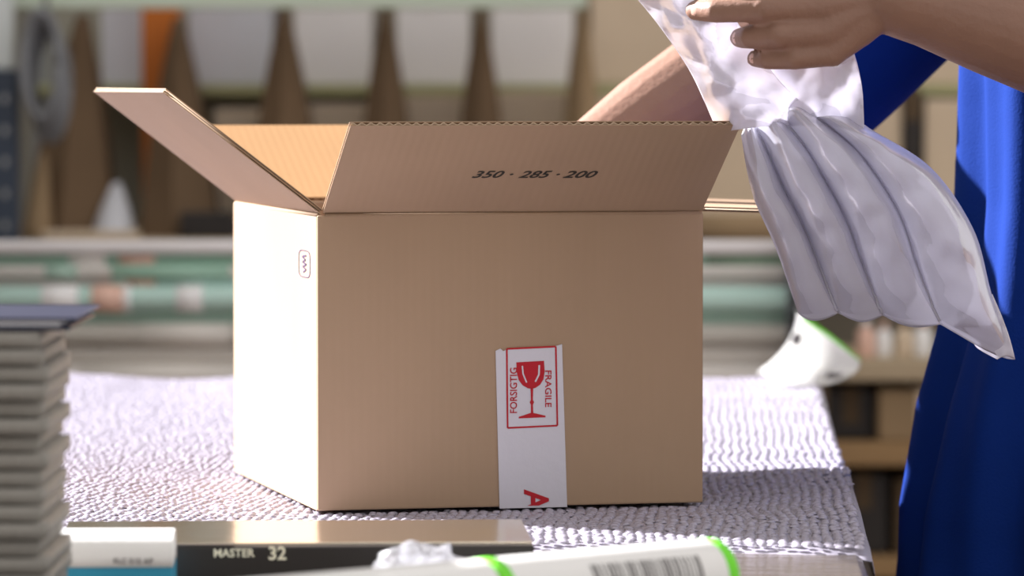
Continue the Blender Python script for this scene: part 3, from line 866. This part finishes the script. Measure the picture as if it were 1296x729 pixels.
srp((xl, SY-.02, 2.36), (xr_, 7.9, 2.38), 'shelf_board', 'woodpale')
srp((xl, SY-.02, .42), (xr_, 7.9, .44), 'shelf_board', 'woodpale')
srp((xl, 7.88, .44), (xr_, 7.895, 2.36), 'back_panel', 'plaster')
# left end post in two colours
post = thing('end_post', 'slim post at the left edge, pale above and dark blue below', 'post', (P(8,0,6.86).x, 6.86, 0))
zc_ = P(0, 88, 6.86).z
wparent(MB().box((P(-14,0,6.86).x, 6.86, 0), (P(22,0,6.86).x, 6.90, zc_)).build('lower_post', M['postblue'], None, bevel=.004), post)
wparent(MB().box((P(-14,0,6.86).x, 6.862, zc_), (P(15,0,6.86).x, 6.898, 1.9)).build('upper_post', M['postwhite'], None, bevel=.004), post)
for yy in (120, 160, 200, 240, 280):
    wparent(MB().box((P(2,0,6.86).x, 6.857, P(0,yy+10,6.86).z), (P(9,0,6.86).x, 6.86, P(0,yy,6.86).z)).build('slot', M['steel'], None), post)
# folded cardboard dividers
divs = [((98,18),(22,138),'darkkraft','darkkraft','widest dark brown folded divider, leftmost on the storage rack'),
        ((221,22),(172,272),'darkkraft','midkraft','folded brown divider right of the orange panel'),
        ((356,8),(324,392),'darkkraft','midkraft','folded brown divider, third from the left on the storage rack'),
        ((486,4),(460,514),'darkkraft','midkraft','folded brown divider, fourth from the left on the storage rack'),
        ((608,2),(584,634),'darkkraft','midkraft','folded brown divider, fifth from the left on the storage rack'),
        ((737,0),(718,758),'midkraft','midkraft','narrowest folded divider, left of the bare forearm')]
for (ax_, ay_), (bx0, bx1), mL, mR, lb in divs:
    Yf, Ya = SY+.03, SY+.12
    A = P(ax_, ay_, Ya); scale_b = (298-ay_)/(165-ay_) if ax_ > 300 else 1.0
    cxp = (bx0+bx1)/2; hw = (bx1-bx0)/2
    if ax_ > 300: bx0, bx1 = cxp - hw*1.45, cxp + hw*1.45
    B0 = P(bx0, 300, Yf); B1 = P(bx1, 300, Yf); B0.z = B1.z = zs
    t_ = thing('cardboard_divider', lb, 'divider', ((B0.x+B1.x)/2, Yf+.15, zs), 0, 'folded dividers on the storage rack')
    back = Vector((0, .12, 0)); rid = Vector((B0.x*.55+B1.x*.45, Yf, zs))
    B0b, B1b, Ab = B0 + Vector((0,.06,0)), B1 + Vector((0,.06,0)), A + Vector((0,.01,0))
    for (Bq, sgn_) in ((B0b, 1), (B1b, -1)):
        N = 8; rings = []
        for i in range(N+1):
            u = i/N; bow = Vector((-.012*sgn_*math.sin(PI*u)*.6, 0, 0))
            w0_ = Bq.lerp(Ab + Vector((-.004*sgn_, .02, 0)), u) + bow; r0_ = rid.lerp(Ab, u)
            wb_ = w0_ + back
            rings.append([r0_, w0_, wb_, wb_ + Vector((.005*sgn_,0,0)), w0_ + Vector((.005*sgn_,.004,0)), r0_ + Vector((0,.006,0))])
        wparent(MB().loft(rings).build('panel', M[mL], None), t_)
# cartons on the shelves
def carton_px(x0, y0, x1, y1, Y, dep, zb, mat, label, name='carton', cat='carton', group=None, flapmat=None):
    a, b = P(x0, y0, Y), P(x1, y0, Y)
    t_ = thing(name, label, cat, ((a.x+b.x)/2, Y, zb), 0, group)
    wparent(MB().box((a.x, Y, zb+.0005), (b.x, Y+dep, a.z)).build('carton_body', M[mat], None, bevel=.004), t_)
    cx = (a.x+b.x)/2
    wparent(MB().box((cx-.012, Y-.0012, a.z-.05), (cx+.012, Y+dep-.01, a.z+.0012)).build('sealing_tape', M[flapmat or mat], None), t_)
    return t_
gw_ = 'pale cartons on the upper shelf'
carton_px(128, -14, 182, 0, 7.32, .3, zu, 'greybox', 'blue-grey carton left of the orange panel', group=gw_)
carton_px(238, -14, 344, 0, 7.32, .3, zu, 'greybox', 'pale grey carton right of the orange panel on upper shelf', group=gw_)
carton_px(372, -16, 470, 0, 7.32, .3, zu, 'whitebox', 'off-white carton between third and fourth dividers', group=gw_)
carton_px(502, -20, 594, 0, 7.32, .3, zu, 'whitebox', 'white carton between fourth and fifth dividers', group=gw_)
carton_px(622, -22, 726, 0, 7.32, .3, zu, 'whitebox', 'white carton between fifth and narrowest dividers', group=gw_)
carton_px(748, -22, 862, 0, 7.32, .3, zu, 'tan', 'beige carton above the bare forearm on upper shelf', group=gw_)
carton_px(1000, -40, 1090, 0, 7.32, .3, zu, 'tan', 'beige carton behind the gripping hand', group=gw_)
carton_px(1096, 60, 1240, 0, 7.32, .3, zu, 'tan', 'low beige carton seen between sleeve and shirt', group=gw_)
gt_ = 'tan cartons on the lower shelf'
for (x0, x1, yt, mt, lb) in ((270, 340, 138, 'tan', 'tan carton behind the tilted left box flap'), (384, 466, 132, 'tan', 'tan carton low between third and fourth dividers'),
      (506, 590, 122, 'tan', 'tan carton low between fourth and fifth dividers'), (626, 724, 116, 'tan', 'tan carton low between fifth and narrowest dividers'),
      (750, 850, 122, 'tan', 'tan carton low beside the bare forearm'), (880, 1000, 128, 'tan', 'tan carton behind the right flap of the open box'),
      (1012, 1090, 150, 'midkraft', 'brown carton hidden mostly by the air cushion'), (1100, 1142, 128, 'tan', 'narrow tan carton between air cushion and dark bin'),
      (1170, 1290, 126, 'tan', 'tan carton behind the blue shirt')):
    carton_px(x0, yt, x1, 0, 7.22, .34, zs, mt, lb, group=gt_)
carton_px(1144, 112, 1167, 0, 7.21, .3, zs, 'bin_shade', 'narrow dark bin seen between sleeve and shirt', 'bin_or_shade_block', 'bin', flapmat='umber')
# orange panel
a, b = P(179, 8, 7.22), P(227, 8, 7.22)
op = MB().box((a.x, 7.22, zs), (b.x, 7.26, 1.40)).build('orange_panel', M['orange'], None, bevel=.003)
tag(op, 'upright orange board standing between two dividers', 'board')
# hanging cable coil, left
coil = thing('cable_coil', 'grey cable coil hanging beside the left post', 'cable', P(56, 170, 6.80))
for k in range(5):
    c = P(52+3*k, 82+7*k, 6.80+.012*k); pts = []
    for i in range(33):
        a = 2*PI*i/32; pts.append(c + Vector((.026*math.cos(a), .004*math.sin(3*a), .078*math.sin(a))))
    wparent(MB().tube(pts, .0075, 8).build('loop', M['cable'], None, True), coil)
wparent(MB().tube([P(58, 30, 6.84), P(58, -60, 6.84)], .004, 8).build('hanger', M['steel'], None, True), coil)
# lower-left clutter on the shelf
def cone_bag(x0, x1, yt, Y, mat, label, name, cat, lean=0):
    a, b = P(x0, 300, Y), P(x1, 300, Y); t = P((x0+x1)/2+lean, yt, Y+.03)
    m_ = MB(); rings = []
    for i in range(8):
        u = i/7; c = Vector(((a.x+b.x)/2, Y+.05, zs)).lerp(t+Vector((0,.05,0)), u); c.z = zs + (t.z-zs)*u
        w_ = (b.x-a.x)/2*(1-u**1.4*.82); rings.append([c + Vector((w_*math.cos(2*PI*k/16), .05*(1-u*.8)*math.sin(2*PI*k/16), 0)) for k in range(16)])
    m_.loft(rings); return tag(m_.build(name, mat, None, True), label, cat)
cone_bag(112, 168, 232, SY+.02, M['greybox'], 'pale pointed paper bag between the two left dividers', 'paper_bag', 'bag', 4)
cone_bag(24, 62, 195, SY-.03, M['midkraft'], 'brown pointed paper bag by the left post', 'paper_bag', 'bag', 8)
a, b = P(228, 268, SY-.0), P(296, 268, SY-.0)
t_ = thing('dark_tray', 'dark tray on the lower shelf behind the left box flap', 'tray', ((a.x+b.x)/2, SY+.08, zs))
wparent(MB().box((a.x, SY-.005, zs+.0005), (b.x, SY+.025, a.z)).build('tray_front', M['bin_shade'], None, bevel=.004), t_)
wparent(MB().box((a.x, SY+.025, zs+.0005), (b.x, SY+.10, a.z-.012)).build('tray_body', M['postblue'], None, bevel=.004), t_)
t_ = thing('kraft_sheet', 'light kraft sheet lying at the front edge of the lower shelf', 'cardboard sheet', (P(110,0,SY-.015).x, SY-.0, zs))
wparent(MB().box((P(44,0,SY).x, SY-.018, zs+.0003), (P(176,0,SY).x, SY+.018, zs+.012)).build('sheet', M['tan'], None, bevel=.003), t_)
# kraft tube under the right flap
kt = thing('kraft_tube', 'thick kraft paper tube behind the right side of the box', 'tube', (P(950,0,6.5).x, 6.5, P(0,313,6.5).z))
c = P(950, 292, 6.5)
wparent(MB().tube([(P(840,0,6.5).x, 6.5, c.z), (P(1030,0,6.5).x, 6.5, c.z)], .0232, 24).build('tube_wall', M['midkraft'], None, True), kt)
wparent(MB().tube([(P(838,0,6.5).x, 6.5, c.z), (P(1032,0,6.5).x, 6.5, c.z)], .018, 16).build('end_plug', M['umber'], None, True), kt)
for px in (860, 1005):
    x = P(px,0,6.5).x
    wparent(MB().box((x-.01, 6.485, 0), (x+.01, 6.515, c.z-.02)).build('stand', M['steel'], None), kt)

# ------------------------------------------------------------------ low shelf at the right
LY = 6.50
ls = thing('low_shelf', 'wooden low shelf between table edge and blue shirt', 'shelf', (P(1150,0,LY).x, LY, 0))
x0, x1 = P(1032,0,LY).x, P(1400,0,LY).x
z1, z2, z3 = P(0,456,LY).z, P(0,560,LY).z, P(0,706,LY).z
def lsp(lo, hi, name, mat): return wparent(MB().box(lo, hi).build(name, M[mat], None, bevel=.003), ls)
lsp((x0, LY, z1-.03), (x1, LY+.36, z1), 'shelf_board', 'woodpale')
lsp((x0, LY, z2-.034), (x1, LY+.36, z2), 'shelf_board', 'wood')
lsp((x0, LY, z3-.03), (x1, LY+.36, z3), 'shelf_board', 'wood')
lsp((x0, LY+.35, .05), (x1, LY+.36, z1-.03), 'back_panel', 'umber')
lsp((x0, LY+.005, 0), (x0+.02, LY+.35, z1-.03), 'side_panel', 'umber')
lsp((x1-.02, LY+.005, 0), (x1, LY+.35, z1-.03), 'side_panel', 'umber')
carton_px(1112, 494, 1230, 0, LY+.02, .25, z2, 'midkraft', 'brown carton on the middle board of the low shelf', flapmat='tan')
carton_px(1046, 492, 1108, 0, LY+.05, .25, z2, 'bin_shade', 'black block painting the shaded gap over the middle board of the low shelf', 'bin_or_shade_block', 'bin', flapmat='umber')  # black block stands in for the shade of an open gap
carton_px(1132, 606, 1240, 0, LY+.04, .25, z3, 'umber', 'dark brown carton on the bottom board of the low shelf', flapmat='midkraft')
carton_px(1062, 600, 1124, 0, LY+.05, .25, z3, 'bin_shade', 'black block painting the shaded opening over the bottom board of the low shelf', 'bin_or_shade_block', 'bin', flapmat='umber')  # darkness of the shelf opening put in as a black block
def bottle(x, yt, r, mat, capm, label):
    Y = LY + .08; c = P(x, 0, Y); h = P(0, yt, Y).z - z1
    t_ = thing('bottle', label, 'bottle', (c.x, Y, z1), 0, 'small bottles on the low shelf')
    m_ = MB(); m_.loft([[Vector((r_*math.cos(2*PI*k/20), r_*math.sin(2*PI*k/20), zz)) for k in range(20)] for r_, zz in ((r*.94,.0004),(r,.004),(r,h*.62),(r*.8,h*.72),(r*.4,h*.78),(r*.4,h*.86))])
    m_.build('bottle_body', mat, t_, True)
    MB().tube([(0,0,h*.84),(0,0,h)], r*.48, 16).build('cap', capm, t_, True)
bottle(1097, 404, .013, M['r_salmon'], M['r_white'], 'salmon pink bottle beside the paper label')
bottle(1120, 408, .012, M['r_white'], M['r_salmon'], 'white bottle with salmon cap right of the pink bottle')
bottle(1146, 406, .013, M['tan'], M['wood'], 'tan bottle between two white bottles')
bottle(1170, 406, .014, M['r_white'], M['r_salmon'], 'white bottle next to the blue shirt')
carton_px(1200, 400, 1290, 0, LY+.06, .2, z1, 'midkraft', 'brown carton on top of the low shelf behind the shirt')
